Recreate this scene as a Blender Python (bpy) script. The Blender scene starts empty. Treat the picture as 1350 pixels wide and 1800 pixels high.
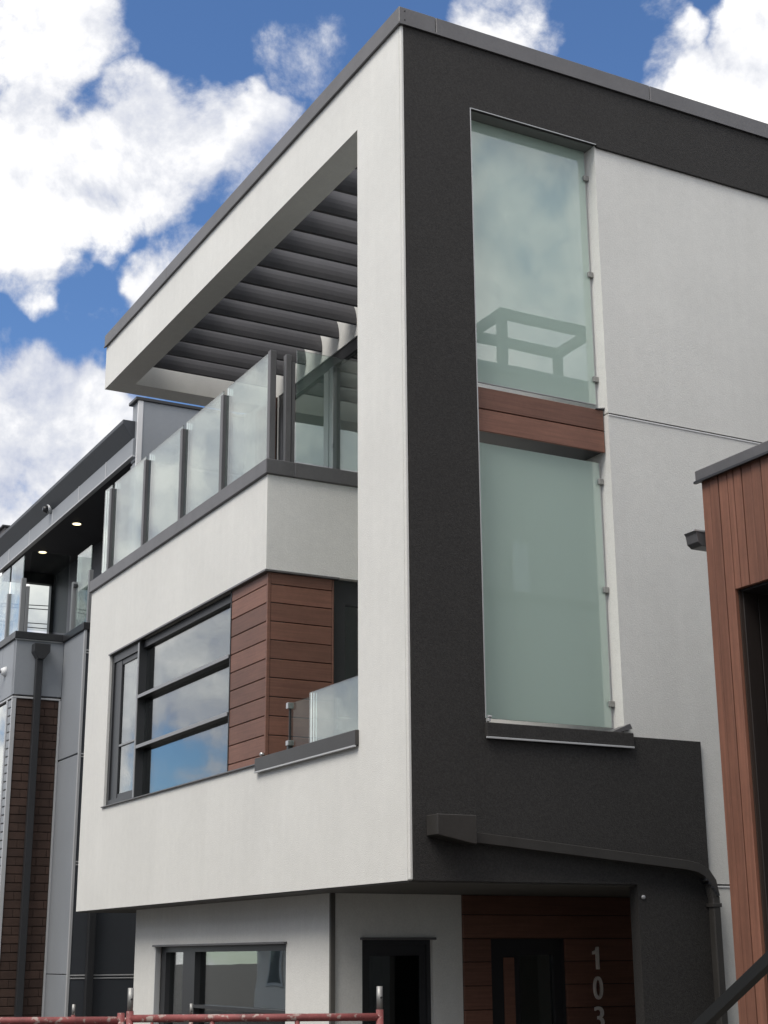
import bpy, bmesh, math, random
from mathutils import Vector, Matrix
random.seed(7)
S = bpy.context.scene
COL = S.collection
rad = math.radians

# ------------------------------------------------------------------ camera
cam = bpy.data.objects.new('camera', bpy.data.cameras.new('camera'))
COL.objects.link(cam)
R_ = Vector((0.88245748, -0.47034914, -0.00636225))
U_ = Vector((-0.12785037, -0.25284211, 0.95902302))
F_ = Vector((0.4526843, 0.84548362, 0.28325672))
CAM = Vector((-5.31627902, -9.58149231, 1.95))
m = Matrix.Identity(4)
for i in range(3):
    m[i][0] = R_[i]; m[i][1] = U_[i]; m[i][2] = -F_[i]; m[i][3] = CAM[i]
cam.matrix_world = m
cam.data.sensor_fit = 'VERTICAL'; cam.data.sensor_height = 24; cam.data.lens = 35.2227
cam.data.clip_end = 3000
S.camera = cam

# ------------------------------------------------------------------ light
SUN_DIR = Vector((-0.54, -0.19, 0.82)).normalized()      # towards the sun
sun = bpy.data.objects.new('sun', bpy.data.lights.new('sun', 'SUN'))
COL.objects.link(sun)
sun.data.energy = 2.0; sun.data.angle = rad(30); sun.data.color = (1, 0.94, 0.85)
sun.rotation_euler = (-SUN_DIR).to_track_quat('-Z', 'Y').to_euler()
S.view_settings.view_transform = 'Standard'; S.view_settings.look = 'None'
S.view_settings.gamma = 1; S.view_settings.use_curve_mapping = False
S.view_settings.exposure = 0.47
S.cycles.max_bounces = 7; S.cycles.diffuse_bounces = 3; S.cycles.glossy_bounces = 4; S.cycles.transparent_max_bounces = 12

# ------------------------------------------------------------------ sky with clouds
W = bpy.data.worlds.new('World'); S.world = W; W.use_nodes = True
nt = W.node_tree; N = nt.nodes; L = nt.links; N.clear()

def nd(t, **k):
    n = N.new(t)
    for a, b in k.items(): setattr(n, a, b)
    return n
def mth(op, a, b=None, clamp=False):
    n = nd('ShaderNodeMath', operation=op, use_clamp=clamp)
    for i, v in enumerate((a, b)):
        if v is None: continue
        if isinstance(v, (int, float)): n.inputs[i].default_value = v
        else: L.new(v, n.inputs[i])
    return n.outputs[0]
def mrange(v, a, b, c, d, smooth=True):
    n = nd('ShaderNodeMapRange', interpolation_type='SMOOTHSTEP' if smooth else 'LINEAR')
    L.new(v, n.inputs[0])
    for i, x in enumerate((a, b, c, d)): n.inputs[i + 1].default_value = x
    return n.outputs[0]
sky = nd('ShaderNodeTexSky', sky_type='NISHITA')
sky.sun_disc = False
sky.sun_elevation = math.asin(SUN_DIR.z)
sky.sun_rotation = math.atan2(SUN_DIR.x, SUN_DIR.y)
sky.air_density = 1.0; sky.dust_density = 0.0; sky.ozone_density = 1.6
tc = nd('ShaderNodeTexCoord')
DIR = tc.outputs['Generated']
def noise(vec, scale, detail, rough=0.55, dist=0.0):
    n = nd('ShaderNodeTexNoise'); L.new(vec, n.inputs['Vector'])
    n.inputs['Scale'].default_value = scale; n.inputs['Detail'].default_value = detail
    n.inputs['Roughness'].default_value = rough; n.inputs['Distortion'].default_value = dist
    return n
wn = noise(DIR, 9, 4, 0.6)
sub = nd('ShaderNodeVectorMath', operation='SUBTRACT'); L.new(wn.outputs['Color'], sub.inputs[0]); sub.inputs[1].default_value = (.5, .5, .5)
scl = nd('ShaderNodeVectorMath', operation='SCALE'); L.new(sub.outputs[0], scl.inputs[0]); scl.inputs['Scale'].default_value = 0.085
add = nd('ShaderNodeVectorMath', operation='ADD'); L.new(DIR, add.inputs[0]); L.new(scl.outputs[0], add.inputs[1])
nrm = nd('ShaderNodeVectorMath', operation='NORMALIZE'); L.new(add.outputs[0], nrm.inputs[0])
WD = nrm.outputs[0]
# cloud banks: direction, angular radius (deg), weight
CLOUDS = [((.190, .815, .547), 3.6, .9), ((.215, .832, .511), 2.4, .85), ((.258, .822, .507), 2.6, 1.0), ((.295, .818, .494), 2.8, 1.0), ((.328, .803, .497), 2.2, .85), ((.235, .845, .48), 3.2, 1.0),
          ((.20, .865, .46), 3.4, 1.0), ((.155, .855, .495), 3.4, 1.0), ((.210, .886, .413), 1.4, .62), ((.19, .88, .435), 1.9, .85),
          ((.295, .855, .427), 1.7, .8), ((.312, .842, .440), 1.8, .8), ((.368, .752, .546), 1.9, .27), ((.352, .765, .540), 1.6, .25),
          ((.450, .690, .567), 2.3, .70), ((.474, .684, .554), 1.5, .55), ((.542, .638, .546), 1.4, .85), ((.548, .645, .533), 1.5, .9), ((.530, .637, .560), 1.3, .5),
          ((.615, .605, .51), 4.2, 1.3), ((.596, .598, .536), 2.0, 1.1), ((.580, .590, .562), 1.7, .55), ((.560, .640, .525), 1.8, 1.1),
          ((.234, .916, .322), 3.0, 1.0), ((.254, .906, .338), 2.2, .95), ((.23, .94, .265), 4.0, 1.0), ((.18, .925, .325), 3.2, 1.0)]
GAPS = [((.246, .813, .528), 1.2, .3), ((.225, .826, .517), .9, .3), ((.175, .835, .521), .9, .3), ((.304, .793, .528), 1.3, .3)]      # clear rifts between the banks
tot = None
for d, r, w in CLOUDS:
    v = Vector(d).normalized()
    dn = nd('ShaderNodeVectorMath', operation='DOT_PRODUCT'); L.new(WD, dn.inputs[0]); dn.inputs[1].default_value = v
    b = mrange(dn.outputs['Value'], math.cos(rad(r * 1.25)), math.cos(rad(r * 0.45)), 0, w)
    tot = b if tot is None else mth('MAXIMUM', tot, b)
for d, r, w in GAPS:
    dn = nd('ShaderNodeVectorMath', operation='DOT_PRODUCT'); L.new(WD, dn.inputs[0]); dn.inputs[1].default_value = Vector(d).normalized()
    tot = mth('SUBTRACT', tot, mrange(dn.outputs['Value'], math.cos(rad(r * 1.3)), math.cos(rad(r * 0.3)), 0, w))
# broken cloud over the rest of the sky
dv = nd('ShaderNodeVectorMath', operation='DOT_PRODUCT'); L.new(DIR, dv.inputs[0]); dv.inputs[1].default_value = (.42, .78, .46)
away = mrange(dv.outputs['Value'], math.cos(rad(34)), math.cos(rad(23)), 1, 0)
go = nd('ShaderNodeVectorMath', operation='ADD'); L.new(DIR, go.inputs[0]); go.inputs[1].default_value = (3.17, 1.6, .45)
gn = noise(go.outputs[0], 3.2, 3, 0.55)
gen = mth('MULTIPLY', mrange(gn.outputs['Fac'], .30, .49, 0, 1), away)
tot = mth('MAXIMUM', tot, gen)
fb = noise(DIR, 12, 10, 0.61, 0.15)
den = mth('ADD', mth('MULTIPLY', tot, .9), mth('MULTIPLY', mth('SUBTRACT', fb.outputs['Fac'], .5), 2.2))
alpha = mrange(den, .30, .74, 0, 1)
# relief inside the clouds: the same fractal sampled a little towards the light
sh = nd('ShaderNodeVectorMath', operation='ADD'); L.new(DIR, sh.inputs[0]); sh.inputs[1].default_value = (-.008, -.004, .014)
fb2 = noise(sh.outputs[0], 12, 6, 0.55, 0.15)
fb3 = noise(DIR, 6.5, 4, 0.5)
lit = mth('ADD', mth('ADD', mth('MULTIPLY', mth('SUBTRACT', fb.outputs['Fac'], fb2.outputs['Fac']), 1.3), mth('MULTIPLY', mth('SUBTRACT', fb3.outputs['Fac'], .5), 1.25)), mrange(den, .30, 1.15, .42, .72))
ramp = nd('ShaderNodeValToRGB'); L.new(lit, ramp.inputs[0])
e = ramp.color_ramp.elements
e[0].position = 0.18; e[0].color = (.36, .40, .52, 1)
e[1].position = 0.85; e[1].color = (.98, .965, .945, 1)
x = e.new(.50); x.color = (.61, .625, .67, 1)
bgs = nd('ShaderNodeBackground'); tint = nd('ShaderNodeVectorMath', operation='MULTIPLY'); L.new(sky.outputs[0], tint.inputs[0]); tint.inputs[1].default_value = (.72, .92, 1.16)
L.new(tint.outputs[0], bgs.inputs[0]); bgs.inputs[1].default_value = 0.092
bgc = nd('ShaderNodeBackground'); L.new(ramp.outputs[0], bgc.inputs[0]); bgc.inputs[1].default_value = .95
mx = nd('ShaderNodeMixShader'); L.new(alpha, mx.inputs[0]); L.new(bgs.outputs[0], mx.inputs[1]); L.new(bgc.outputs[0], mx.inputs[2])
wo = nd('ShaderNodeOutputWorld'); L.new(mx.outputs[0], wo.inputs[0])
W.cycles.sampling_method = 'MANUAL'; W.cycles.sample_map_resolution = 512

# ------------------------------------------------------------------ materials
def mat(name, col, rough=.7, metal=0., var=.0, vscale=1.5, bump=0., bscale=200., rnd=0., streak=0., spec=.5, grain=None, fleck=None, speck=None):
    M = bpy.data.materials.new(name); M.use_nodes = True
    t = M.node_tree; n = t.nodes; l = t.links
    p = n['Principled BSDF']
    p.inputs['Roughness'].default_value = rough; p.inputs['Metallic'].default_value = metal
    p.inputs['Specular IOR Level'].default_value = spec
    p.inputs['Base Color'].default_value = (*col, 1)
    g = n.new('ShaderNodeNewGeometry'); pos = g.outputs['Position']
    val = None
    def addv(v):
        nonlocal val
        if val is None: val = v
        else:
            a = n.new('ShaderNodeMath'); a.operation = 'MULTIPLY'; l.new(val, a.inputs[0]); l.new(v, a.inputs[1]); val = a.outputs[0]
    def nz(scale, detail, lo, hi, vec=None, a=.3, b=.7, rough_=.55):
        q = n.new('ShaderNodeTexNoise'); q.inputs['Scale'].default_value = scale; q.inputs['Detail'].default_value = detail
        q.inputs['Roughness'].default_value = rough_
        l.new(vec or pos, q.inputs['Vector'])
        r = n.new('ShaderNodeMapRange'); l.new(q.outputs['Fac'], r.inputs[0])
        for i, x in enumerate((a, b, lo, hi)): r.inputs[i + 1].default_value = x
        return r.outputs[0]
    def stretched(s):
        k = n.new('ShaderNodeVectorMath'); k.operation = 'MULTIPLY'; l.new(pos, k.inputs[0]); k.inputs[1].default_value = s
        return k.outputs[0]
    if var: addv(nz(vscale, 5, 1 - var, 1 + var)); addv(nz(vscale * 14, 4, 1 - var * .5, 1 + var * .5))
    if speck: addv(nz(speck[0], 3, 1 - speck[1], 1 + speck[1]))
    if streak: addv(nz(1, 5, 1 - streak, 1.0, stretched((9, 9, .45)), .45, .75))
    if grain: addv(nz(1, 6, 1 - grain[1], 1 + grain[1], stretched(grain[0])))
    if rnd:
        oi = n.new('ShaderNodeObjectInfo'); r = n.new('ShaderNodeMapRange'); l.new(oi.outputs['Random'], r.inputs[0])
        r.inputs[3].default_value = 1 - rnd; r.inputs[4].default_value = 1 + rnd; addv(r.outputs[0])
    colout = None
    if val is not None:
        mxx = n.new('ShaderNodeVectorMath'); mxx.operation = 'SCALE'; mxx.inputs[0].default_value = col; l.new(val, mxx.inputs['Scale'])
        colout = mxx.outputs[0]
    if fleck:
        f = nz(fleck[1], 6, 0, 1, None, fleck[2], fleck[2] + .06)
        mm = n.new('ShaderNodeMix'); mm.data_type = 'RGBA'; l.new(f, mm.inputs['Factor'])
        if colout: l.new(colout, mm.inputs[6])
        else: mm.inputs[6].default_value = (*col, 1)
        mm.inputs[7].default_value = (*fleck[0], 1); colout = mm.outputs[2]
    if colout: l.new(colout, p.inputs['Base Color'])
    if bump:
        b = n.new('ShaderNodeBump'); b.inputs['Strength'].default_value = bump; b.inputs['Distance'].default_value = .004
        q = n.new('ShaderNodeTexNoise'); q.inputs['Scale'].default_value = bscale; q.inputs['Detail'].default_value = 3
        l.new(pos, q.inputs['Vector']); l.new(q.outputs['Fac'], b.inputs['Height']); l.new(b.outputs[0], p.inputs['Normal'])
    return M

def glass(name, tint=(.9, .95, .93), boost=2.0, frost=None, cap=.85):
    """thin pane: Fresnel mirror over a clear or frosted body"""
    M = bpy.data.materials.new(name); M.use_nodes = True
    t = M.node_tree; n = t.nodes; l = t.links; n.clear()
    fr = n.new('ShaderNodeFresnel'); fr.inputs[0].default_value = 1.5
    mu = n.new('ShaderNodeMath'); mu.operation = 'MULTIPLY'; l.new(fr.outputs[0], mu.inputs[0]); mu.inputs[1].default_value = boost
    mi = n.new('ShaderNodeMath'); mi.operation = 'MINIMUM'; l.new(mu.outputs[0], mi.inputs[0]); mi.inputs[1].default_value = cap
    gl = n.new('ShaderNodeBsdfGlossy'); gl.inputs['Roughness'].default_value = 0.0; gl.inputs[0].default_value = (.96, .98, .97, 1)
    # slight roller-wave of tempered glass
    g = n.new('ShaderNodeNewGeometry'); q = n.new('ShaderNodeTexNoise'); q.inputs['Scale'].default_value = 1.6; q.inputs['Detail'].default_value = 1
    l.new(g.outputs['Position'], q.inputs['Vector'])
    b = n.new('ShaderNodeBump'); b.inputs['Strength'].default_value = .012 if frost else .04; b.inputs['Distance'].default_value = .03
    l.new(q.outputs['Fac'], b.inputs['Height']); l.new(b.outputs[0], gl.inputs['Normal'])
    if frost:
        tr = n.new('ShaderNodeBsdfTranslucent'); tr.inputs[0].default_value = (*frost, 1)
        di = n.new('ShaderNodeBsdfDiffuse'); di.inputs[0].default_value = (*frost, 1)
        body = n.new('ShaderNodeMixShader'); body.inputs[0].default_value = .42; l.new(tr.outputs[0], body.inputs[1]); l.new(di.outputs[0], body.inputs[2])
    else:
        body = n.new('ShaderNodeBsdfTransparent'); body.inputs[0].default_value = (*tint, 1)
    mix = n.new('ShaderNodeMixShader'); l.new(mi.outputs[0], mix.inputs[0]); l.new(body.outputs[0], mix.inputs[1]); l.new(gl.outputs[0], mix.inputs[2])
    o = n.new('ShaderNodeOutputMaterial'); l.new(mix.outputs[0], o.inputs[0])
    return M
def emis(name, col, s):
    M = bpy.data.materials.new(name); M.use_nodes = True; n = M.node_tree.nodes; n.clear()
    e = n.new('ShaderNodeEmission'); e.inputs[0].default_value = (*col, 1); e.inputs[1].default_value = s
    o = n.new('ShaderNodeOutputMaterial'); M.node_tree.links.new(e.outputs[0], o.inputs[0]); return M

WHITE = mat('white_stucco', (.775, .772, .738), .9, var=.04, vscale=.9, bump=.6, bscale=120, streak=.03, speck=(90, .05))
DARK = mat('charcoal_stucco', (.0305, .0288, .0278), .85, var=.08, vscale=1.2, bump=.9, bscale=110, speck=(75, .32))
BRONZE = mat('bronze_metal', (.056, .053, .050), .4, .2, var=.12, vscale=4)
METAL = mat('charcoal_metal', (.135, .132, .136), .42, .25, var=.10, vscale=3, bump=.05, bscale=6)
BLACKM = mat('black_frame', (.030, .031, .034), .38, var=.06)
GREYM = mat('grey_frame', (.30, .305, .31), .38, .4)
STEEL = mat('brushed_steel', (.55, .55, .54), .3, .9)
WOOD = mat('redwood_composite', (.192, .090, .062), .55, var=.10, vscale=2, rnd=.22, grain=((2.5, 2.5, 70), .16), bump=.1, bscale=90)
WOODV = mat('redwood_boards', (.205, .090, .058), .6, var=.10, vscale=1.3, rnd=.16, grain=((45, 45, 1.6), .2), bump=.1, bscale=90)
SOFFIT = mat('soffit_board', (.10, .096, .088), .8, var=.05)
BEAM = mat('charcoal_beam', (.068, .067, .074), .7, var=.1, vscale=2, rnd=.08)
ROOM = mat('room_interior', (.16, .155, .15), .9)
GLASS = glass('clear_glass', (.88, .93, .91), 1.7)
LGLASS = glass('coated_glass', (.80, .82, .81), .12, cap=.1)
WGLASS = glass('window_glass', (.55, .58, .58), 2.1, cap=.8)
FROST = glass('frosted_glass', boost=3.7, frost=(.79, .94, .865))
GPANEL = mat('grey_panel', (.285, .305, .33), .5, var=.04)
DPANEL = mat('slate_panel', (.052, .058, .068), .5, var=.06)
TRIM = mat('light_trim', (.52, .53, .54), .45, .2)
BRICK = mat('brown_brick', (.062, .036, .027), .85, var=.18, vscale=6, rnd=.18, bump=.4, bscale=60)
MORTAR = mat('dark_mortar', (.042, .027, .021), .95)
REDP = mat('red_paint', (.24, .066, .064), .6, var=.3, vscale=9, fleck=((.40, .31, .28), 26, .56), bump=.2, bscale=60)
GALV = mat('galvanised_steel', (.34, .34, .33), .5, .6, var=.2, vscale=20)
CONC = mat('concrete', (.095, .09, .082), .9, var=.12, vscale=.8, bump=.3, bscale=60)
ASPH = mat('asphalt', (.055, .055, .055), .9, var=.15)
WTRIM = mat('white_trim', (.78, .78, .78), .4)
DIGIT = mat('satin_steel', (.95, .90, .85), .3, .05)  # near-white base colour stands in for sky reflected by the steel
WOODD = mat('recess_shade_boards', (.020, .014, .012), .6, rnd=.3, grain=((45, 45, 1.6), .2))  # redwood coloured near black for the shade inside the recess
RAILM = mat('black_powder_coat', (.012, .013, .013), .45)
LAMP = emis('lamp_glow', (1, .84, .52), 2.2)
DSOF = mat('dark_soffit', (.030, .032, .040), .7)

# ------------------------------------------------------------------ builders
WP = {}          # world position of every object's origin
CACHE = {}
def place(o, c, parent):
    COL.objects.link(o); c = Vector(c); WP[o] = c
    if parent is not None:
        o.parent = parent; o.location = c - WP[parent]
    else: o.location = c
    return o
def tag(o, label=None, cat=None, group=None, kind=None):
    if label: o['label'] = label
    if cat: o['category'] = cat
    if group: o['group'] = group
    if kind: o['kind'] = kind
    return o
def E(name, loc, label, cat, group=None):
    o = bpy.data.objects.new(name, None); o.empty_display_size = .2
    return tag(place(o, loc, None), label, cat, group)
def add_box(bm, c, d, bev=0):
    r = bmesh.ops.create_cube(bm, size=1)
    vs = r['verts']
    bmesh.ops.scale(bm, vec=d, verts=vs); bmesh.ops.translate(bm, vec=c, verts=vs)
    if bev:
        es = list({e for v in vs for e in v.link_edges})
        bmesh.ops.bevel(bm, geom=es, offset=min(bev, min(d) * .3), segments=1, affect='EDGES')
def finish(bm, name, m, smooth=False):
    me = bpy.data.meshes.new(name); bm.to_mesh(me); bm.free()
    me.materials.append(m)
    if smooth:
        for p in me.polygons: p.use_smooth = True
    return me
def B(name, parent, x0, x1, y0, y1, z0, z1, m, bev=.004):
    d = (round(x1 - x0, 4), round(y1 - y0, 4), round(z1 - z0, 4)); k = (d, m.name, bev)
    if k not in CACHE:
        bm = bmesh.new(); add_box(bm, (0, 0, 0), d, bev); CACHE[k] = finish(bm, name, m)
    return place(bpy.data.objects.new(name, CACHE[k]), ((x0 + x1) / 2, (y0 + y1) / 2, (z0 + z1) / 2), parent)
def MB(name, parent, boxes, m, bev=0):
    bx = [min(b[0] for b in boxes), max(b[1] for b in boxes), min(b[2] for b in boxes), max(b[3] for b in boxes), min(b[4] for b in boxes), max(b[5] for b in boxes)]
    c = Vector(((bx[0] + bx[1]) / 2, (bx[2] + bx[3]) / 2, (bx[4] + bx[5]) / 2))
    bm = bmesh.new()
    for b in boxes:
        add_box(bm, Vector(((b[0] + b[1]) / 2, (b[2] + b[3]) / 2, (b[4] + b[5]) / 2)) - c, (b[1] - b[0], b[3] - b[2], b[5] - b[4]), bev)
    return place(bpy.data.objects.new(name, finish(bm, name, m)), c, parent)
def PM(name, parent, verts, faces, m, smooth=False, bev=0):
    vs = [Vector(v) for v in verts]
    c = Vector([(min(v[i] for v in vs) + max(v[i] for v in vs)) / 2 for i in range(3)])
    bm = bmesh.new(); bv = [bm.verts.new(v - c) for v in vs]
    for f in faces: bm.faces.new([bv[i] for i in f])
    bmesh.ops.recalc_face_normals(bm, faces=bm.faces)
    if bev: bmesh.ops.bevel(bm, geom=list(bm.edges), offset=bev, segments=1, affect='EDGES')
    return place(bpy.data.objects.new(name, finish(bm, name, m, smooth)), c, parent)
def SWEEP(name, parent, path, prof, up, m, smooth=False, closed_ends=True):
    """profile (u,v) swept along path; u is sideways, v follows `up`"""
    path = [Vector(p) for p in path]; up = Vector(up); vs = []; fs = []; n = len(prof)
    for i, p in enumerate(path):
        a = (path[i] - path[i - 1]).normalized() if i else None
        b = (path[i + 1] - path[i]).normalized() if i < len(path) - 1 else None
        t = (a + b).normalized() if a and b else (a or b)
        s = t.cross(up).normalized(); w = s.cross(t).normalized()
        k = 1 / max(.5, t.dot(a)) if (a and b) else 1
        for u, v in prof: vs.append(p + s * u + w * v * k)
    for i in range(len(path) - 1):
        for j in range(n):
            fs.append((i * n + j, i * n + (j + 1) % n, (i + 1) * n + (j + 1) % n, (i + 1) * n + j))
    if closed_ends: fs.append(tuple(range(n))); fs.append(tuple((len(path) - 1) * n + j for j in range(n)))
    return PM(name, parent, vs, fs, m, smooth)
def TUBE(name, parent, pts, r, m, seg=12, up=(0, 0, 1)):
    t = (Vector(pts[1]) - Vector(pts[0])).normalized()
    if abs(t.dot(Vector(up))) > .95: up = (1, 0, 0)
    return SWEEP(name, parent, pts, [(r * math.cos(2 * math.pi * i / seg), r * math.sin(2 * math.pi * i / seg)) for i in range(seg)], up, m, True)
def PRISM(name, parent, poly, axis, a, b, m, bev=0):
    """polygon in the plane across `axis`, extruded from a to b"""
    def v(p, t): return {'x': (t, p[0], p[1]), 'y': (p[0], t, p[1]), 'z': (p[0], p[1], t)}[axis]
    n = len(poly); vs = [v(p, a) for p in poly] + [v(p, b) for p in poly]
    fs = [tuple(range(n)), tuple(range(n, 2 * n))] + [(i, (i + 1) % n, n + (i + 1) % n, n + i) for i in range(n)]
    return PM(name, parent, vs, fs, m, bev=bev)
def DISC(name, parent, c, r, h, axis, m, seg=20, r2=None):
    c = Vector(c); r2 = r if r2 is None else r2; d = {'x': Vector((1, 0, 0)), 'y': Vector((0, 1, 0)), 'z': Vector((0, 0, 1))}[axis]
    u = d.orthogonal().normalized(); w = d.cross(u); vs = []
    for k, rr in ((0, r), (1, r2)):
        for i in range(seg):
            a = 2 * math.pi * i / seg; vs.append(c + d * h * k + u * rr * math.cos(a) + w * rr * math.sin(a))
    fs = [tuple(range(seg)), tuple(range(seg, 2 * seg))] + [(i, (i + 1) % seg, seg + (i + 1) % seg, seg + i) for i in range(seg)]
    return PM(name, parent, vs, fs, m, True)

# ------------------------------------------------------------------ setting
tag(B('ground', None, -400, 400, -400, 400, -.5, -.02, CONC, 0), kind='structure')
tag(B('road', None, -11.2, -7.8, -120, 160, -.018, -.012, ASPH, 0), kind='structure')
tag(B('pavement', None, -7.8, -6.2, -120, 160, -.02, .10, CONC, .02), kind='structure')

# ------------------------------------------------------------------ the white house
ZB = 2.464
H = E('stucco_house', (2.5, 4, 0), 'white stucco three storey house with charcoal side panel and overhanging front', 'house')
# white front skin
front = MB('front_wall', H, [(0, .2, .03, 7.96, ZB, 3.51), (0, .2, 2.70, 7.96, 3.51, 3.585), (0, .2, 7.12, 7.96, 3.585, 5.336),
                     (0, .2, 2.63, 7.96, 5.336, 6.245)], WHITE)
MB('balcony_wall', H, [(.2, 1.97, 2.63, 2.83, 5.336, 6.245)], WHITE)
MB('column', H, [(0, .67, .03, .795, 3.51, 9.46)], WHITE)
MB('fascia', H, [(0, .29, .795, 7.85, 8.88, 9.46), (.29, 1.97, 7.50, 7.85, 8.88, 9.46), (.67, 1.97, .03, .36, 8.856, 9.46)], WHITE)
B('opening_soffit_shade', H, .672, 1.968, .0305, .36, 8.848, 8.855, mat('soffit_shade_tint', (.19, .205, .195), .9, var=.05), 0)  # thin sheet coloured dark to stand for shade under the opening head
B('corner_bead', H, 0, .032, 0, .03, ZB, 9.46, WHITE, .008)
# side wall, in panels split by reveal joints
MB('side_wall', H, [(1.97, 9, .02, .25, 6.328, 9.46), (1.97, 9, .02, .25, 2.481, 6.314), (2.6, 9, .02, .25, 0, 2.467), (1.99, 2.62, .035, .24, 2.53, 9.4), (2.62, 9, .035, .24, .1, 9.4)], WHITE)
for z in (6.314, 2.467):
    B('joint_bead', H, 1.975 if z > 3 else 2.72, 9, .014, .03, z - .013, z - .001, WTRIM, .001)
    B('joint_shadow_gap', H, 1.99 if z > 3 else 2.72, 9, .026, .034, z + .0005, z + .0135, BLACKM, 0)
# main wall behind the balconies
MB('inner_wall', H, [(1.97, 2.2, .25, 7.96, 8.79, 9.46), (1.97, 2.2, .25, 2.9, 3.5, 8.79), (1.97, 2.2, 6.85, 7.96, 6.2, 8.79), (1.97, 2.2, 2.9, 7.96, 3.5, 6.2)], WHITE)
MB('rear_wall', H, [(2.2, 9, 7.7, 7.96, 0, 9.46), (8.8, 9, .25, 7.7, 0, 9.46), (.2, 1.97, 7.76, 7.96, ZB, 6.2), (3.6, 3.8, .25, 7.7, 0, 9.4)], WHITE)
B('roof', H, 1.97, 9, .05, 7.96, 9.40, 9.455, METAL, 0)
# charcoal coat on the side: one outline with a slightly ragged paint line at the corner
poly = []
z = ZB
while z < 9.46:
    poly.append((.034 + random.uniform(-.003, .003), z)); z += .045
poly += [(.034, 9.46), (9.01, 9.46), (9.01, 8.83), (1.985, 8.83), (1.97, 8.85), (.67, 8.85)]
z = 8.80
while z > 3.63:
    poly.append((.67 + random.uniform(-.0025, .0025), z)); z -= .07
poly += [(.67, 3.60), (2.71, 3.60), (2.712, 0), (2.0, 0), (2.0, ZB)]
coat = PRISM('side_panel', H, poly, 'y', -.006, .03, DARK)
bmc = bmesh.new(); bmc.from_mesh(coat.data)
bmesh.ops.triangulate(bmc, faces=[f for f in bmc.faces if len(f.verts) > 4]); bmc.to_mesh(coat.data); bmc.free()
MB('entry_pier', H, [(2.0, 2.6, .03, .10, 0, ZB)], DARK)
MB('parapet_core', H, [(.2, 1.97, .03, .20, ZB, 3.6)], DARK)
# pale paint edge around the tall opening
MB('opening_edge', H, [(.662, .6705, -.0085, -.004, 3.66, 8.852), (.664, 1.97, -.0085, -.004, 8.846, 8.853)], TRIM)
# roof-edge coping with seams
def coping(parent, x0, x1, y0, y1, z0, z1, m):
    return B('coping', parent, x0, x1, y0, y1, z0, z1, m, .006)
for y0, y1 in ((-.024, 2.9), (2.904, 5.6), (5.604, 7.875)): coping(H, -.024, .33, y0, y1, 9.462, 9.62, METAL)
for x0, x1 in ((.334, 2.6), (2.604, 5.0), (5.004, 9.03)): coping(H, x0, x1, -.024, .30, 9.462, 9.62, METAL)
MB('coping_drip', H, [(-.030, -.012, -.030, 7.88, 9.452, 9.468), (-.012, 9.03, -.030, -.012, 9.452, 9.468)], METAL)
coping(H, .334, 2.0, 7.48, 7.875, 9.462, 9.60, METAL)
for z in (9.50, 9.585):
    DISC('screw', H, (.03, -.027, z), .008, .004, 'y', BLACKM, 8)
# deck and floors
MB('deck_floor', H, [(.2, 1.97, 2.83, 7.96, 6.02, 6.2)], CONC)
MB('slot_floor', H, [(.2, 1.97, .2, 2.64, 3.30, 3.46)], CONC)
MB('overhang_soffit', H, [(.012, 3.6, .035, 7.95, ZB - .012, ZB + .06)], SOFFIT)
# pergola beams
bp = [(0, 8.935), (.004, 9.0), (.016, 9.06), (.036, 9.115), (.064, 9.165), (.10, 9.22), (.135, 9.28), (.155, 9.32), (.175, 9.32), (.175, 9.28), (.075, 9.06), (.045, 8.935)]
beam0 = None
for k in range(14):
    y = 1.0 + .457 * k
    if beam0 is None: beam0 = PRISM('pergola_beam', H, [(y + a, b) for a, b in bp], 'x', .285, 1.975, BEAM)
    else:
        bo = beam0.copy(); COL.objects.link(bo); bo.location.y += .457 * k
# sill and parapet caps
cap1 = B('parapet_cap', H, -.028, .26, 2.602, 7.985, 6.247, 6.392, METAL, .006)
B('parapet_cap', H, .262, 1.97, 2.602, 2.86, 6.247, 6.392, METAL, .006)
B('sill_cap', H, -.032, .21, .782, 2.745, 3.512, 3.632, BRONZE, .005)
B('drip_edge', H, -.038, -.02, .79, 2.74, 3.500, 3.514, TRIM, .002)
B('sill_cap', H, .655, 2.02, -.035, .24, 3.516, 3.625, DARK, .005)
B('drip_edge', H, .65, 2.015, -.044, -.028, 3.503, 3.517, TRIM, .002)
B('window_sill', H, -.022, .06, 2.75, 7.15, 3.574, 3.588, METAL, .003)
MB('band_drip', H, [(-.014, .03, 2.615, 7.14, 5.318, 5.335), (.03, .74, 2.615, 2.66, 5.318, 5.335)], METAL)
# --- deck railing: posts between glass panels
PY = [4.0, 5.17, 6.37, 7.62]
for y in PY: MB('railing_post', H, [(.085, .145, y - .03, y + .03, 6.394, 7.50), (.07, .085, y - .034, y + .034, 6.394, 7.506), (.095, .135, y - .02, y + .02, 7.500, 7.508)], GREYM if False else METAL, .003)
MB('railing_post', H, [(.035, .10, 2.69, 2.75, 6.394, 7.52)], METAL, .004)
MB('railing_post', H, [(.195, .255, 2.68, 2.74, 6.394, 7.50), (.262, .30, 2.69, 2.74, 6.394, 7.44)], METAL, .003)
edges = [2.80] + PY + [8.2]
for a, b in zip(edges[:-1], edges[1:]):
    y0 = a + (.045 if a > 2.9 else .03); y1 = min(b - .045, 7.95)
    gp = B('glass_panel', H, .104, .116, y0, y1, 6.44, 7.572, GLASS, .001)
B('glass_panel', H, .32, 1.95, 2.70, 2.712, 6.44, 7.572, GLASS, .001)
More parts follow.
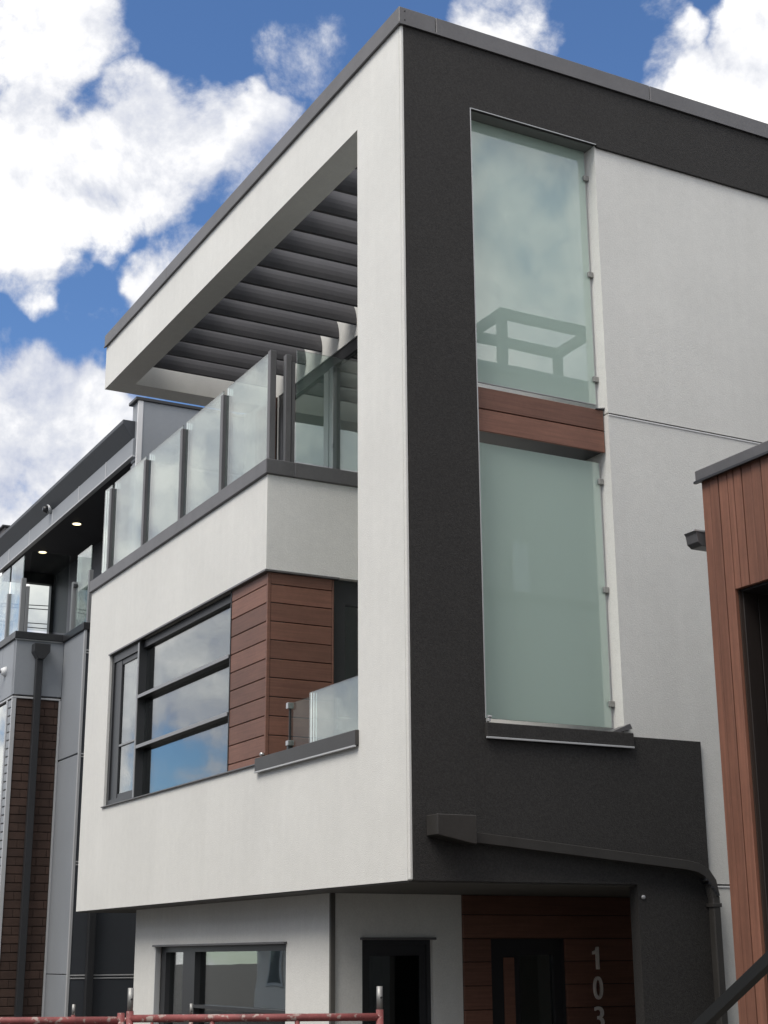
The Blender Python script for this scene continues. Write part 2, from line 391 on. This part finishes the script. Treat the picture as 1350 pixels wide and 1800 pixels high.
# --- second floor corner siding
PITCH = .172
sf = B('siding', H, .055, .2, 2.66, 3.50, 3.50, 5.32, BLACKM, 0)
sd = B('siding', H, .2, .69, 2.685, 2.80, 3.46, 5.32, BLACKM, 0)
zt = 5.318; zl = 5.205
while zt > 3.50:
    B('plank', sf, .030, .056, 2.675, 3.505, max(zl + .007, 3.50), zt, WOOD, .004)
    B('plank', sd, .060, .680, 2.652, 2.686, max(zl + .007, 3.47), zt, WOOD, .004)
    zt = zl; zl -= PITCH
B('corner_trim', H, .026, .058, 2.648, 2.674, 3.47, 5.318, WOOD, .003)
B('edge_trim', H, .681, .70, 2.650, 2.70, 3.47, 5.318, WOOD, .003)
B('edge_trim', H, .024, .06, 3.506, 3.522, 3.585, 5.318, BLACKM, .002)
# balcony door beside the siding
dr = MB('balcony_door', H, [(.70, .84, 2.70, 2.76, 3.46, 5.33), (1.72, 1.97, 2.70, 2.76, 3.46, 5.33), (.84, 1.72, 2.70, 2.76, 5.10, 5.33), (.84, 1.72, 2.70, 2.76, 3.46, 3.62)], BLACKM)
B('pane', dr, .84, 1.72, 2.72, 2.73, 3.62, 5.10, WGLASS, 0)
MB('handle', dr, [(.735, .765, 2.690, 2.70, 3.93, 4.22), (.742, .758, 2.65, 2.70, 4.02, 4.04), (.742, .86, 2.640, 2.655, 4.022, 4.038)], STEEL, .004)
# small glass guard on the second floor sill
B('glass_panel', H, .10, .112, .80, 1.90, 3.65, 4.10, GLASS, .001)
B('glass_panel', H, .112, .124, 1.93, 2.33, 3.65, 4.07, LGLASS, .001)
MB('guard_clamp', H, [(.09, .135, 2.30, 2.335, 3.632, 3.70), (.105, .125, 2.312, 2.328, 3.66, 4.03)], BLACKM, .003)
MB('guard_clamp', H, [(.085, .14, 2.30, 2.345, 4.02, 4.075)], STEEL, .003)
MB('guard_clamp', H, [(.085, .14, 2.29, 2.345, 3.70, 3.745)], STEEL, .003)
DISC('bolt', H, (-.01, 2.665, 3.66), .018, .03, 'x', STEEL, 10)
# --- second floor window
XG = .105
wn_ = MB('window', H, [(.03, .20, 7.04, 7.118, 3.59, 5.316), (.03, .12, 6.18, 7.04, 5.22, 5.316), (.03, .12, 6.18, 7.04, 3.59, 3.65),
                       (.02, .10, 6.125, 6.18, 3.59, 5.316), (.10, XG + .05, 6.125, 6.16, 3.59, 5.316), (.06, XG + .05, 3.522, 6.125, 5.235, 5.316), (XG - .03, XG + .05, 3.522, 6.125, 3.586, 3.615), (XG - .03, XG + .05, 3.522, 3.56, 3.615, 5.235)], BLACKM)
MB('sash', wn_, [(.045, .085, 6.80, 7.04, 3.65, 5.22), (.05, .085, 6.18, 6.80, 5.16, 5.22), (.05, .085, 6.18, 6.80, 3.65, 3.70)], BLACKM, .003)
B('pane', wn_, .062, .070, 6.18, 6.80, 3.70, 5.16, WGLASS, 0)
B('sash_bar', wn_, .046, .06, 6.18, 6.80, 4.225, 4.25, GREYM, .002)
B('mullion_cap', wn_, .012, .022, 6.128, 6.172, 3.60, 5.30, GREYM, .002)
for zz in (4.705, 4.155): 
    tb = B('transom', wn_, .022, XG + .02, 3.525, 6.124, zz - .03, zz, BLACKM, .002)
    B('transom_cap', wn_, .012, .021, 3.525, 6.124, zz - .034, zz + .004, GREYM, .002)
for z0, z1 in ((3.615, 4.125), (4.155, 4.675), (4.705, 5.235)):
    B('pane', wn_, XG, XG + .008, 3.56, 6.124, z0, z1, WGLASS, 0)
# --- balcony glazing on the top floor
gz = MB('sliding_door', H, [(1.985, 2.06, 2.9, 6.85, 8.64, 8.79), (1.985, 2.06, 2.9, 6.85, 6.2, 6.30)] +
        [(1.98, 2.07, a, b, 6.30, 8.64) for a, b in ((2.9, 3.0), (4.38, 4.56), (6.74, 6.85))], BLACKM)
MB('door_stile', gz, [(1.97, 2.075, 5.28, 5.38, 6.30, 8.64), (1.985, 2.075, 5.43, 5.56, 6.30, 8.64)], GREYM, .004)
for a, b in ((3.0, 4.38), (4.56, 5.28), (5.56, 6.74)): B('pane', gz, 2.02, 2.028, a, b, 6.30, 8.64, WGLASS, 0)
MB('handle', gz, [(1.955, 1.985, 4.44, 4.50, 6.30, 6.62), (1.93, 1.955, 4.46, 4.60, 6.42, 6.45)], STEEL, .004)
tw = B('siding', H, 1.955, 1.968, 6.87, 7.49, 6.25, 8.78, BLACKM, 0)
zz = 8.78
while zz > 6.3:
    B('plank', tw, 1.930, 1.954, 6.87, 7.49, zz - PITCH + .007, zz, WOOD, .004); zz -= PITCH
# --- frosted screens in the tall side opening, with a plank-faced beam between
up = B('frosted_panel', H, .675, 1.945, .148, .160, 6.438, 8.845, FROST, .001); up['label'] = 'upper frosted glass screen reflecting the clouds'
lo = B('frosted_panel', H, .675, 1.945, .148, .160, 3.685, 5.912, FROST, .001); lo['label'] = 'lower frosted glass screen beneath the wood faced beam'
MB('panel_edge', up, [(.675, 1.945, .146, .162, 6.432, 6.4375), (1.9455, 1.950, .146, .162, 6.432, 8.845)], TRIM)
MB('panel_edge', lo, [(1.9455, 1.950, .146, .162, 3.685, 5.912)], TRIM)
for z in (8.575, 7.636, 6.66, 5.742, 4.813, 3.874):
    MB('glass_clip', H, [(1.918, 1.97, .122, .147, z - .024, z + .024), (1.951, 1.971, .147, .185, z - .024, z + .024)], GALV, .003)
bmn = B('crossbeam', H, .671, 1.955,   .098, .46, 5.995, 6.352, BLACKM, 0)
B('plank', bmn, .671, 1.962, .074, .097, 6.178, 6.360, WOOD, .004)
B('plank', bmn, .671, 1.962, .074, .097, 5.985, 6.170, WOOD, .004)
PRISM('flashing_lip', H, [(1.83, 3.628), (2.0, 3.70), (2.02, 3.66), (1.90, 3.628)], 'y', -.02, .09, METAL)
PRISM('flashing_lip', H, [(1.88, 6.362), (1.975, 6.385), (1.98, 6.372), (1.9, 6.36)], 'y', .06, .14, METAL)
MB('flashing_lip', H, [(.668, .69, -.04, .0, 3.63, 3.655), (.668, .70, -.045, -.02, 3.66, 3.675)], TRIM, .003)
# --- scupper and downspout on the dark panel
PRISM('scupper_box', H, [(.14, 2.92), (.463, 2.92), (.463, 2.715), (.40, 2.725), (.19, 2.765), (.14, 2.775)], 'y', -.17, -.0065, BRONZE, .004)
prof = []
for i in range(9):                                   # ribbed rectangular profile
    prof.append((-.035 + .00875 * i, .034 + (.004 if i % 2 else 0)))
for i in range(9): prof.append((.035 - .00875 * i, -.034 - (.004 if i % 2 else 0)))
pth = [(.44, -.055, 2.775), (1.5, -.055, 2.69), (2.42, -.055, 2.616), (2.54, -.055, 2.597), (2.62, -.055, 2.56), (2.675, -.055, 2.49), (2.70, -.055, 2.38)]
SWEEP('downspout', H, pth, prof, (0, 0, 1), BRONZE)
MB('downspout', H, [(2.664, 2.736, -.09, -.02, 0, 2.385)], BRONZE, .008)
for z in (2.30, 1.2): MB('pipe_strap', H, [(2.655, 2.745, -.094, -.008, z, z + .03)], BRONZE, .002)
for k in range(5): MB('elbow_rib', H, [(2.60 + .025 * k, 2.625 + .025 * k, -.097, -.015, 2.50 - .028 * k, 2.515 - .028 * k)], BLACKM)
DISC('bolt', H, (2.045, -.018, 2.37), .016, .014, 'y', TRIM, 10)
# --- ground floor, set back under the overhang
GX = .33
MB('ground_floor_wall', H, [(GX, GX + .2, 6.13, 6.8, 0, ZB), (GX, GX + .2, 1.95, 2.82, 0, ZB), (GX, GX + .2, 2.82, 6.13, 2.065, ZB), (GX, GX + .2, 2.82, 6.13, 0, .95), (GX + .2, 3.6, 6.62, 6.8, 0, ZB)], WHITE)
MB('entry_wall', H, [(GX + .2, .625, 1.95, 2.15, 0, ZB), (1.297, 1.59, 1.95, 2.15, 0, ZB), (.625, 1.297, 1.95, 2.15, 2.085, ZB)], WHITE)
B('corner_trim', H, GX - .01, GX + .032, 1.918, 1.949, 0, ZB - .013, SOFFIT, .003)
gw = MB('window', H, [(GX + .06, GX + .16, 2.82, 6.13, 2.0, 2.064), (GX + .06, GX + .16, 2.82, 2.86, .95, 2.0), (GX + .06, GX + .16, 5.98, 6.13, .95, 2.0), (GX + .05, GX + .18, 5.12, 5.45, .95, 2.0), (GX + .06, GX + .16, 2.86, 5.12, .95, 1.02)], BLACKM)
B('pane', gw, GX + .11, GX + .118, 5.45, 5.98, .95, 2.0, WGLASS, 0)
B('pane', gw, GX + .11, GX + .118, 2.86, 5.12, 1.02, 2.0, WGLASS, 0)
MB('transom', gw, [(GX + .03, GX + .15, 2.86, 5.22, 1.47, 1.50)], BLACKM, .003)
B('window_hood', H, GX - .03, GX + .06, 2.80, 6.17, 2.055, 2.075, METAL, .003)
MB('window_trim', H, [(GX - .004, GX + .05, 6.12, 6.135, .95, 2.055)], TRIM)
# dark side door
sdoor = MB('side_door', H, [(.625, .66, 1.99, 2.05, 0, 2.085), (1.262, 1.297, 1.99, 2.05, 0, 2.085), (.66, 1.262, 1.99, 2.05, 2.04, 2.085), (.66, 1.262, 2.02, 2.05, 0, 2.04)], BLACKM)
B('pane', sdoor, .72, 1.20, 2.012, 2.019, .3, 1.95, WGLASS, 0)
B('window_hood', H, .605, 1.32, 1.915, 1.985, 2.078, 2.098, METAL, .003)
# wood entry wall with plank joints and the front door
ew = MB('siding', H, [(1.59, 1.87, 1.95, 2.10, 0, ZB), (2.64, 3.6, 1.95, 2.10, 0, ZB), (1.87, 2.64, 1.95, 2.10, 2.085, ZB)], BLACKM)
zl = 1.892 + .196 * 2
zt = ZB - .014
while zt > .02:
    z0 = max(zl + .006, 0.01)
    if zt > 2.085 and z0 < 2.085 - .02:
        B('plank', ew, 1.592, 3.6, 1.926, 1.951, 2.09, zt, WOOD, .003)
    elif z0 >= 2.06:
        B('plank', ew, 1.592, 3.6, 1.926, 1.951, max(z0, 2.09), zt, WOOD, .003)
    t2 = min(zt, 2.084)
    if z0 < 2.06:
        B('plank', ew, 1.592, 1.868, 1.926, 1.951, z0, t2, WOOD, .003)
        B('plank', ew, 2.642, 3.6, 1.926, 1.951, z0, t2, WOOD, .003)
    zt = zl; zl -= .196
fd = MB('front_door', H, [(1.87, 2.02, 2.0, 2.06, 0, 2.085), (2.56, 2.64, 2.0, 2.06, 0, 2.085), (2.02, 2.56, 2.0, 2.06, 1.95, 2.085), (2.02, 2.20, 2.0, 2.06, 0, 1.95), (2.20, 2.56, 2.0, 2.06, 0, .3)], BLACKM)
B('stile', fd, 2.03, 2.14, 1.985, 1.999, 0, 1.93, WOOD, .003)
B('pane', fd, 2.20, 2.56, 2.03, 2.038, .3, 1.95, WGLASS, 0)
# house number
def digit(ch, xc, z0, z1, w, lab):
    cu = bpy.data.curves.new('digit', 'FONT'); cu.body = ch; cu.extrude = .03; cu.bevel_depth = .004; cu.resolution_u = 5
    to = bpy.data.objects.new('tmp', cu); me = bpy.data.meshes.new_from_object(to); bpy.data.objects.remove(to)
    xs = [v.co.x for v in me.vertices]; ys = [v.co.y for v in me.vertices]; zs = [v.co.z for v in me.vertices]
    for v in me.vertices:
        x = (v.co.x - (min(xs) + max(xs)) / 2) / (max(xs) - min(xs)) * w
        zz = ((v.co.y - min(ys)) / (max(ys) - min(ys)) - .5) * (z1 - z0)
        yy = -(v.co.z - min(zs)) / (max(zs) - min(zs)) * .022
        v.co = (x, yy, zz)
    me.name = 'digit'; me.materials.clear(); me.materials.append(DIGIT)
    o = place(bpy.data.objects.new('house_digit', me), (xc, 1.918, (z0 + z1) / 2), H); o['label'] = lab
d1 = PRISM('house_digit', H, [(2.955 + a, 1.9195 + b) for a, b in ((.002, -.0975), (.032, -.0975), (.032, .0975), (.010, .0975), (-.004, .068), (-.034, .056), (-.034, .030), (.002, .036))], 'y', 1.896, 1.918, DIGIT, .002)
d1['label'] = 'brushed metal house number digit one'
digit('0', 2.965, 1.566, 1.764, .098, 'brushed metal house number digit zero')
digit('3', 2.965, 1.310, 1.508, .098, 'brushed metal house number digit three')

# ------------------------------------------------------------------ grey neighbour on the left
G = E('panel_house', (2, 13, 0), 'grey and slate panel house with brown brick bay, left of the white house', 'house')
YN, XA, YB, XB = 9.6, .43, 10.56, -.232
# slate side wall in panels between pale double reveals
zs = [0, 1.722, 3.11, 4.48, 5.85, 6.14]
for a, b in zip(zs[:-1], zs[1:]): B('wall_panel', G, XA + .03, 7, YN, YN + .1, a + .03, b - .03, DPANEL, .004)
B('side_wall', G, XA + .04, 7, YN + .02, YN + .3, 0, 6.14, DPANEL, 0)
for z in zs[1:-1]:
    for q in (-.018, .018): B('reveal_trim', G, XA + .03, 7, YN - .006, YN + .03, z + q - .008, z + q + .008, TRIM, .002)
B('corner_trim', G, XA - .008, XA + .028, YN - .008, YN + .03, 0, 6.14, TRIM, .003)
# grey face towards the street
for a, b in ((0, 1.745), (1.755, 4.495), (4.515, 6.14)): B('wall_panel', G, XA, XA + .1, YN + .032, YB, a, b, GPANEL, .004)
# bay: grey head over brown brick
B('wall_panel', G, XB, XA, YB, YB + .12, 5.375, 6.14, GPANEL, .004)
B('bay_core', G, XB + .03, XA + .5, YB + .03, 17, 0, 6.1, MORTAR, 0)
B('head_trim', G, XB - .012, XA - .01, YB - .014, YB + .05, 5.325, 5.35, TRIM, .003)
B('shadow_joint', G, XB + .06, XA - .06, YB - .004, YB + .02, 5.362, 5.374, BLACKM, 0)
B('corner_trim', G, XB - .012, XB + .045, YB - .012, YB + .03, 0, 5.325, TRIM, .003)
B('corner_trim', G, XA - .03, XA - .001, YB - .012, YB + .03, 0, 5.325, TRIM, .003)
bk = B('brick_face', G, XB + .05, XA - .03, YB + .012, YB + .04, 0, 5.325, MORTAR, 0)
z = 5.318; row = 0
while z > 1.0:
    x = XB + .048; first = True
    while x < XA - .035:
        w = (.13 if row % 2 else .265) if first else .265
        x1 = min(x + w, XA - .032)
        if x1 - x > .03: B('brick', bk, x + .003, x1 - .003, YB + random.choice((0, .002, .004)), YB + .02, z - .104, z - .007, BRICK, .003)
        x = x1; first = False
    z -= .11; row += 1
# street face of the bay: panels, narrow brick strip, tall window
for a, b in ((YB + .02, 11.27), (11.28, 12.6), (12.61, 14.0), (14.01, 17)): B('wall_panel', G, XB, XB + .08, a, b, 5.375, 6.14, GPANEL, .004)
B('head_trim', G, XB - .012, XB + .05, YB + .05, 17, 5.325, 5.35, TRIM, .003)
bs = B('brick_face', G, XB + .012, XB + .04, YB + .03, 10.80, 0, 5.325, MORTAR, 0)
z = 5.318
while z > 1.0:
    B('brick', bs, XB, XB + .02, YB + .035, 10.79, z - .104, z - .010, GPANEL, .003); z -= .11
gwin = MB('window', G, [(XB - .01, XB + .05, 10.80, 10.86, 0, 5.325), (XB, XB + .05, 12.2, 12.26, 0, 5.325)], TRIM)
B('pane', gwin, XB + .02, XB + .028, 10.86, 12.2, 0, 5.30, WGLASS, 0)
# deck cap, railing and roof over the open deck
MB('parapet_cap', G, [(XA - .03, XA + .2, YN - .02, YB - .03, 6.142, 6.24), (XB - .03, XA + .2, YB - .03, YB + .2, 6.142, 6.24), (XB - .03, XB + .2, YB + .2, 17, 6.142, 6.24)], BLACKM, .004)
B('cap_trim', G, XB - .02, XA - .03, YB - .022, YB - .002, 6.122, 6.140, GREYM, .002)
MB('deck_floor', G, [(XA + .1, 4, YN + .3, YB + .1, 6.0, 6.12), (XB + .1, 4, YB + .1, 17, 6.0, 6.12)], CONC)
def gpost(x, y, w=.055, top=6.97): MB('railing_post', G, [(x - w / 2, x + w / 2, y - w / 2, y + w / 2, 6.242, top)], GREYM, .003)
gpost(XA + .05, 9.63); gpost(XA + .05, 10.40); gpost(XA + .10, 10.53, .05, 6.80); gpost(XB + .06, 10.62, .065, 7.0); gpost(XB + .12, 10.60, .045, 6.89)
for y in (11.38, 12.6, 13.8): gpost(XB + .06, y, .055, 6.94)
B('glass_panel', G, XA + .06, XA + .07, 9.69, 10.33, 6.28, 7.34, GLASS, .001)
B('glass_panel', G, XB + .14, XA + .03, 10.60, 10.61, 6.28, 7.40, LGLASS, .001)
for a, b in ((10.68, 11.33), (11.43, 12.55), (12.65, 13.75)): B('glass_panel', G, XB + .06, XB + .07, a, b, 6.28, 7.34, GLASS, .001)
B('rail_clip', G, XA + .03, XA + .08, 10.33, 10.36, 6.88, 6.93, BLACKM, .003)
# upper wall beside the deck, grey with white corner
B('upper_wall', G, 1.04, 7, YN, YN + .25, 6.2, 8.585, GPANEL, .003)
B('upper_wall', G, 1.04, 7, YN, YN + .25, 8.625, 9.50, GPANEL, .003)
B('upper_core', G, 1.06, 6.9, YN + .01, YN + .24, 6.2, 9.48, TRIM, 0)
B('corner_trim', G, 1.03, 1.105, YN - .012, YN + .02, 6.24, 9.50, WTRIM, .003)
B('upper_coping', G, .99, 7, YN - .03, YN + .30, 9.50, 9.545, BLACKM, .003)
# cantilevered roof: fascia, canted gutter cap, soffit with lamps
PRISM('roof_edge', G, [(1.0, 8.95), (.86, 9.17), (.86, 9.225), (1.3, 9.225), (1.3, 8.95)], 'y', YN + .12, 17.2, DPANEL, .004)
ys = [YN + .06, 10.87, 12.2, 13.62, 15.02, 16.37, 17.1]
for a, b in zip(ys[:-1], ys[1:]): B('fascia_panel', G, 1.0, 1.06, a + .008, b - .008, 8.70, 8.95, GPANEL, .003)
for y in ys[1:-1]: B('fascia_seam', G, .994, 1.03, y - .014, y + .014, 8.70, 8.95, TRIM, .002)
B('fascia_trim', G, .988, 1.06, YN + .06, 17.1, 8.674, 8.70, TRIM, .003)
B('soffit', G, 1.03, 4, YN + .25, 17.1, 8.685, 8.90, DSOF, 0)
B('roof', G, 1.3, 7, YN + .25, 17.2, 8.91, 9.2, METAL, 0)
for y in (13.33, 15.32): 
    d = DISC('downlight', G, (1.32, y, 8.674), .085, .012, 'z', TRIM, 20)
    DISC('lens', d, (1.32, y, 8.668), .066, .008, 'z', LAMP, 20)
B('deck_wall', G, 2.0, 2.2, YN + .25, 17, 6.12, 8.69, DPANEL, 0)
B('deck_post', G, 1.93, 2.02, 16.85, 17.0, 6.1, 8.69, BLACKM, .004)
B('end_beam', G, 1.05, 2.0, 16.85, 17.0, 8.50, 8.69, BLACKM, 0)
cb = DISC('security_camera', G, (.93, 13.74, 8.99), .07, .08, 'x', TRIM, 16, .085)
DISC('lens', cb, (.86, 13.74, 8.975), .04, .07, 'x', BLACKM, 14, .07)
c2 = DISC('security_camera', G, (XB - .06, 11.06, 5.76), .045, .07, 'x', mat('white_plastic', (.75, .76, .77), .4), 16, .08)
TUBE('lens', c2, [(XB - .05, 11.06, 5.76), (XB - .20, 11.16, 5.78)], .022, GREYM)
# rainwater pipes
PRISM('downspout_head', G, [(-.02, 6.07), (.20, 6.07), (.20, 5.96), (.125, 5.86), (.045, 5.86), (-.02, 5.96)], 'y', YB - .16, YB - .001, BLACKM, .004)
MB('downspout', G, [(.035, .125, YB - .10, YB - .015, 0, 5.87)], BLACKM, .006)
MB('downspout', G, [(.645, .735, YN - .10, YN - .015, 0, 6.1)], BLACKM, .006)

# small roof bulkhead showing over the far roof edge
BH = B('roof_bulkhead', G, .95, 1.165, 16.62, 17.1, 9.2, 9.41, mat('bulkhead', (.15, .14, .14), .8), .004)
B('cap', BH, .90, 1.19, 16.58, 17.15, 9.412, 9.445, BLACKM, .004)

# ------------------------------------------------------------------ redwood house on the right
Rt = E('redwood_house', (3, -3, 0), 'house clad in vertical redwood boards at the right edge of the picture', 'house')
XR, YR = 1.454, -1.70
B('wall_core', Rt, XR + .03, 3.2, -1.97, YR - .02, 0, 5.15, MORTAR, 0)
B('wall_core', Rt, XR + .03, 3.2, -4.6, -1.972, 4.33, 5.15, MORTAR, 0)
ed = [YR, -1.783, -1.876, -1.968, -2.03, -2.112, -2.209, -2.306, -2.40, -2.50, -2.59, -2.69, -2.78, -2.88]
for i, (a, b) in enumerate(zip(ed[:-1], ed[1:])):
    z0 = 0 if i < 3 else 4.312
    B('plank', Rt, XR - random.choice((0, .004, .007)), XR + .03, b + .004, a - .002, z0, 5.15, WOODV, .004)
# board return facing the white house
for i in range(16): B('plank', Rt, XR + .04 + i * .11, XR + .145 + i * .11, YR - .02, YR, 0, 5.15, GPANEL, .003)
B('coping', Rt, XR - .035, 3.3, -4.6, YR + .03, 5.152, 5.235, METAL, .008)
MB('coping_lip', Rt, [(XR - .045, XR - .02, -4.6, YR + .035, 5.14, 5.156)], BLACKM)
# dark recessed entry with upright boards
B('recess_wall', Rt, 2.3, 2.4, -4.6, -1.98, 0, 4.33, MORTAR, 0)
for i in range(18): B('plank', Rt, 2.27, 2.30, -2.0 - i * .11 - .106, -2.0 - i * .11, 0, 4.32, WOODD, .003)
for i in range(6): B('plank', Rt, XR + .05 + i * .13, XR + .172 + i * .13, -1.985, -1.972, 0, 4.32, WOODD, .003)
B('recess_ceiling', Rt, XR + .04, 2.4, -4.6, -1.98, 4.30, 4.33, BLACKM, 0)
# gutter stub sticking out behind
PRISM('gutter', Rt, [(XR - .06, 4.80), (XR - .045, 4.78), (XR - .035, 4.72), (XR + .0, 4.695), (XR + .15, 4.695), (XR + .15, 4.80)], 'y', YR + .04, YR + .16, METAL, .003)
B('gutter_lip', Rt, XR - .065, XR + .15, YR + .035, YR + .05, 4.795, 4.81, TRIM, .002)
# taller rear part with a roof terrace frame (seen mirrored in the screens)
B('shading_wing', Rt, 1.6, 3.25, -13, -4.62, 0, 7.4, bpy.data.materials['redwood_boards'], 0)  # unseen wing, added to block low light from the entry
B('main_wall', Rt, 3.25, 14, -13, -6.5, 0, 9.7, mat('taupe_render', (.26, .26, .25), .9, var=.05), 0)
B('coping', Rt, 3.2, 14.05, -13.05, -6.45, 9.7, 9.82, METAL, .01)
MB('terrace_frame', Rt, [(5.63, 7.35, -7.1, -6.98, 10.82, 10.95), (5.63, 7.35, -8.0, -7.88, 10.82, 10.95), (5.63, 5.75, -7.88, -7.1, 10.82, 10.95), (7.23, 7.35, -7.88, -7.1, 10.82, 10.95),
                         (5.63, 5.75, -7.1, -6.98, 9.7, 10.82), (7.23, 7.35, -7.1, -6.98, 9.7, 10.82), (5.63, 5.75, -8.0, -7.88, 9.7, 10.82), (7.23, 7.35, -8.0, -7.88, 9.7, 10.82)], BEAM, .004)
w = MB('window', Rt, [(5.38, 5.64, -6.50, -6.46, 5.6, 7.25)], TRIM, .004)

# ------------------------------------------------------------------ steps and handrail of the redwood house
st = MB('entry_steps', None, [(-.95, 1.4, -4.0 - .28 * (i + 1), -4.0 - .28 * i, 0, .5 + .164 * (i + 1)) for i in range(7)], CONC, .01)
tag(st, 'concrete entry steps below the black sloping handrail', 'steps')
hr = E('stair_handrail', (-1, -4.2, 0), 'black metal handrail sloping up at the bottom right corner', 'handrail')
sl = .252 / .43
def zr(y): return 1.667 + (-4.326 - y) * sl
def hbar(name, y0, y1, dz, hw, hh):
    SWEEP(name, hr, [(-1, y0, zr(y0) + dz), (-1, y1, zr(y1) + dz)], [(-hw, -hh), (hw, -hh), (hw, hh), (-hw, hh)], (0, 0, 1), RAILM)
hbar('top_rail', -3.95, -6.0, 0.0, .023, .022)
for y in (-3.98, -5.92): B('post', hr, -1.022, -.978, y - .022, y + .022, zr(y) - .98, zr(y) - .03, RAILM, .003)

# ------------------------------------------------------------------ scaffold frames along the bottom
def frame(a, b, zr_, ztop, label, r=.021, extra=None):
    a = Vector(a); b = Vector(b)
    f = E('scaffold_frame', ((a.x + b.x) / 2, (a.y + b.y) / 2, 0), label, 'scaffold', 'red scaffold frames in front of the house')
    for p in (a, b):
        leg = TUBE('leg', f, [(p.x, p.y, 0), (p.x, p.y, zr_ + .035)], r, REDP)
        TUBE('spigot', leg, [(p.x, p.y, zr_ + .03), (p.x, p.y, ztop)], r * .80, GALV)
        DISC('pin', leg, (p.x - .0, p.y - r * 1.1, ztop - .06), .006, .01, 'y', BLACKM, 8)
    for z in (zr_ - .005, zr_ - .55, .25): TUBE('crossbar', f, [(a.x, a.y, z), (b.x, b.y, z)], r, REDP)
    for t in (.33, .67):
        p = a.lerp(b, t); TUBE('strut', f, [(p.x, p.y, .25), (p.x, p.y, zr_ - .02)], r * .7, REDP)
    return f
frame((-2.385, -1.035, 0), (-1.14, -1.69, 0), 1.625, 1.785, 'near red scaffold frame with grey spigots, in front of the ground floor window')
frame((-3.65, -.27, 0), (-2.42, -.985, 0), 1.615, 1.645, 'red scaffold frame at the bottom left edge below the brick bay')
frame((-1.41, 3.24, 0), (-.55, 2.77, 0), 1.46, 1.58, 'farther scaffold frame whose thin spigots show behind the near red rail', .017)

# ------------------------------------------------------------------ overhead cables seen through the neighbour's deck
for i, (z, dz) in enumerate(((13.45, .27), (13.33, .16), (12.83, .15), (12.68, .02))):
    x0, x1 = 2.5, 70; s = dz / .68
    nm = ('highest', 'second highest', 'second lowest', 'lowest')[i]
    pts = [(x0 + (x1 - x0) * k / 12, 40, z + (x0 + (x1 - x0) * k / 12 - 7.6) * s * .12) for k in range(13)]
    tag(TUBE('overhead_cable', None, pts, .016, BLACKM, 6), f'{nm} thin overhead cable crossing the sky beyond the grey house deck', 'cable', 'overhead cables')

up_ = E('utility_pole', (2.5, 40, 0), 'wooden utility pole carrying the overhead cables', 'pole')
TUBE('pole', up_, [(2.5, 40.2, 0), (2.5, 40.2, 14.4)], .15, WOODV)
for z in (12.2, 13.0): B('crossarm', up_, 1.6, 3.4, 40.0, 40.12, z, z + .12, WOODV, .01)

# ------------------------------------------------------------------ houses across the street (far pair mirrored in the windows, near row unseen)
def opposite(x, y0, y1, h, wall, label):
    o = E('street_house', (x - 4, (y0 + y1) / 2, 0), label, 'house')
    B('wall', o, x - 8, x, y0, y1, 0, h, wall, 0)
    B('roof', o, x - 8.4, x + .4, y0 - .4, y1 + .4, h, h + .25, METAL, .02)
    n = max(2, int((y1 - y0) / 3))
    for fl in range(int(h / 2.9)):
        for k in range(n):
            yc = y0 + (k + .5) * (y1 - y0) / n; zc = 1.0 + fl * 2.9
            f = B('window', o, x, x + .05, yc - .75, yc + .75, zc - .1, zc + 1.5, TRIM, .01)
            B('pane', f, x + .04, x + .055, yc - .62, yc + .62, zc + .02, zc + 1.38, BLACKM, 0)
    for k in range(n * 3): B('baluster', o, x + .9, x + .93, y0 + k * (y1 - y0) / (n * 3), y0 + k * (y1 - y0) / (n * 3) + .03, 2.9, 3.9, BLACKM, 0)
    B('rail', o, x + .88, x + .95, y0, y1, 3.9, 3.95, BLACKM, 0)
    B('balcony', o, x, x + 1, y0, y1, 2.7, 2.9, TRIM, 0)
opposite(-17, 14, 27, 6.2, GPANEL, 'grey house across the street mirrored in the ground floor window')
opposite(-17, 30, 44, 6.4, WHITE, 'white house across the street mirrored in the ground floor window')
opposite(-12.5, -24, -14, 8.6, GPANEL, 'unseen grey house added opposite the redwood house, behind the viewer')  # near row added out of view to hold low sky light off the entry
opposite(-12.5, -12, -1, 8.9, GPANEL, 'unseen grey house added directly opposite the white house, behind the viewer')
opposite(-12.5, 1, 11.5, 8.6, GPANEL, 'unseen grey house added opposite the brick bay, across the lane')
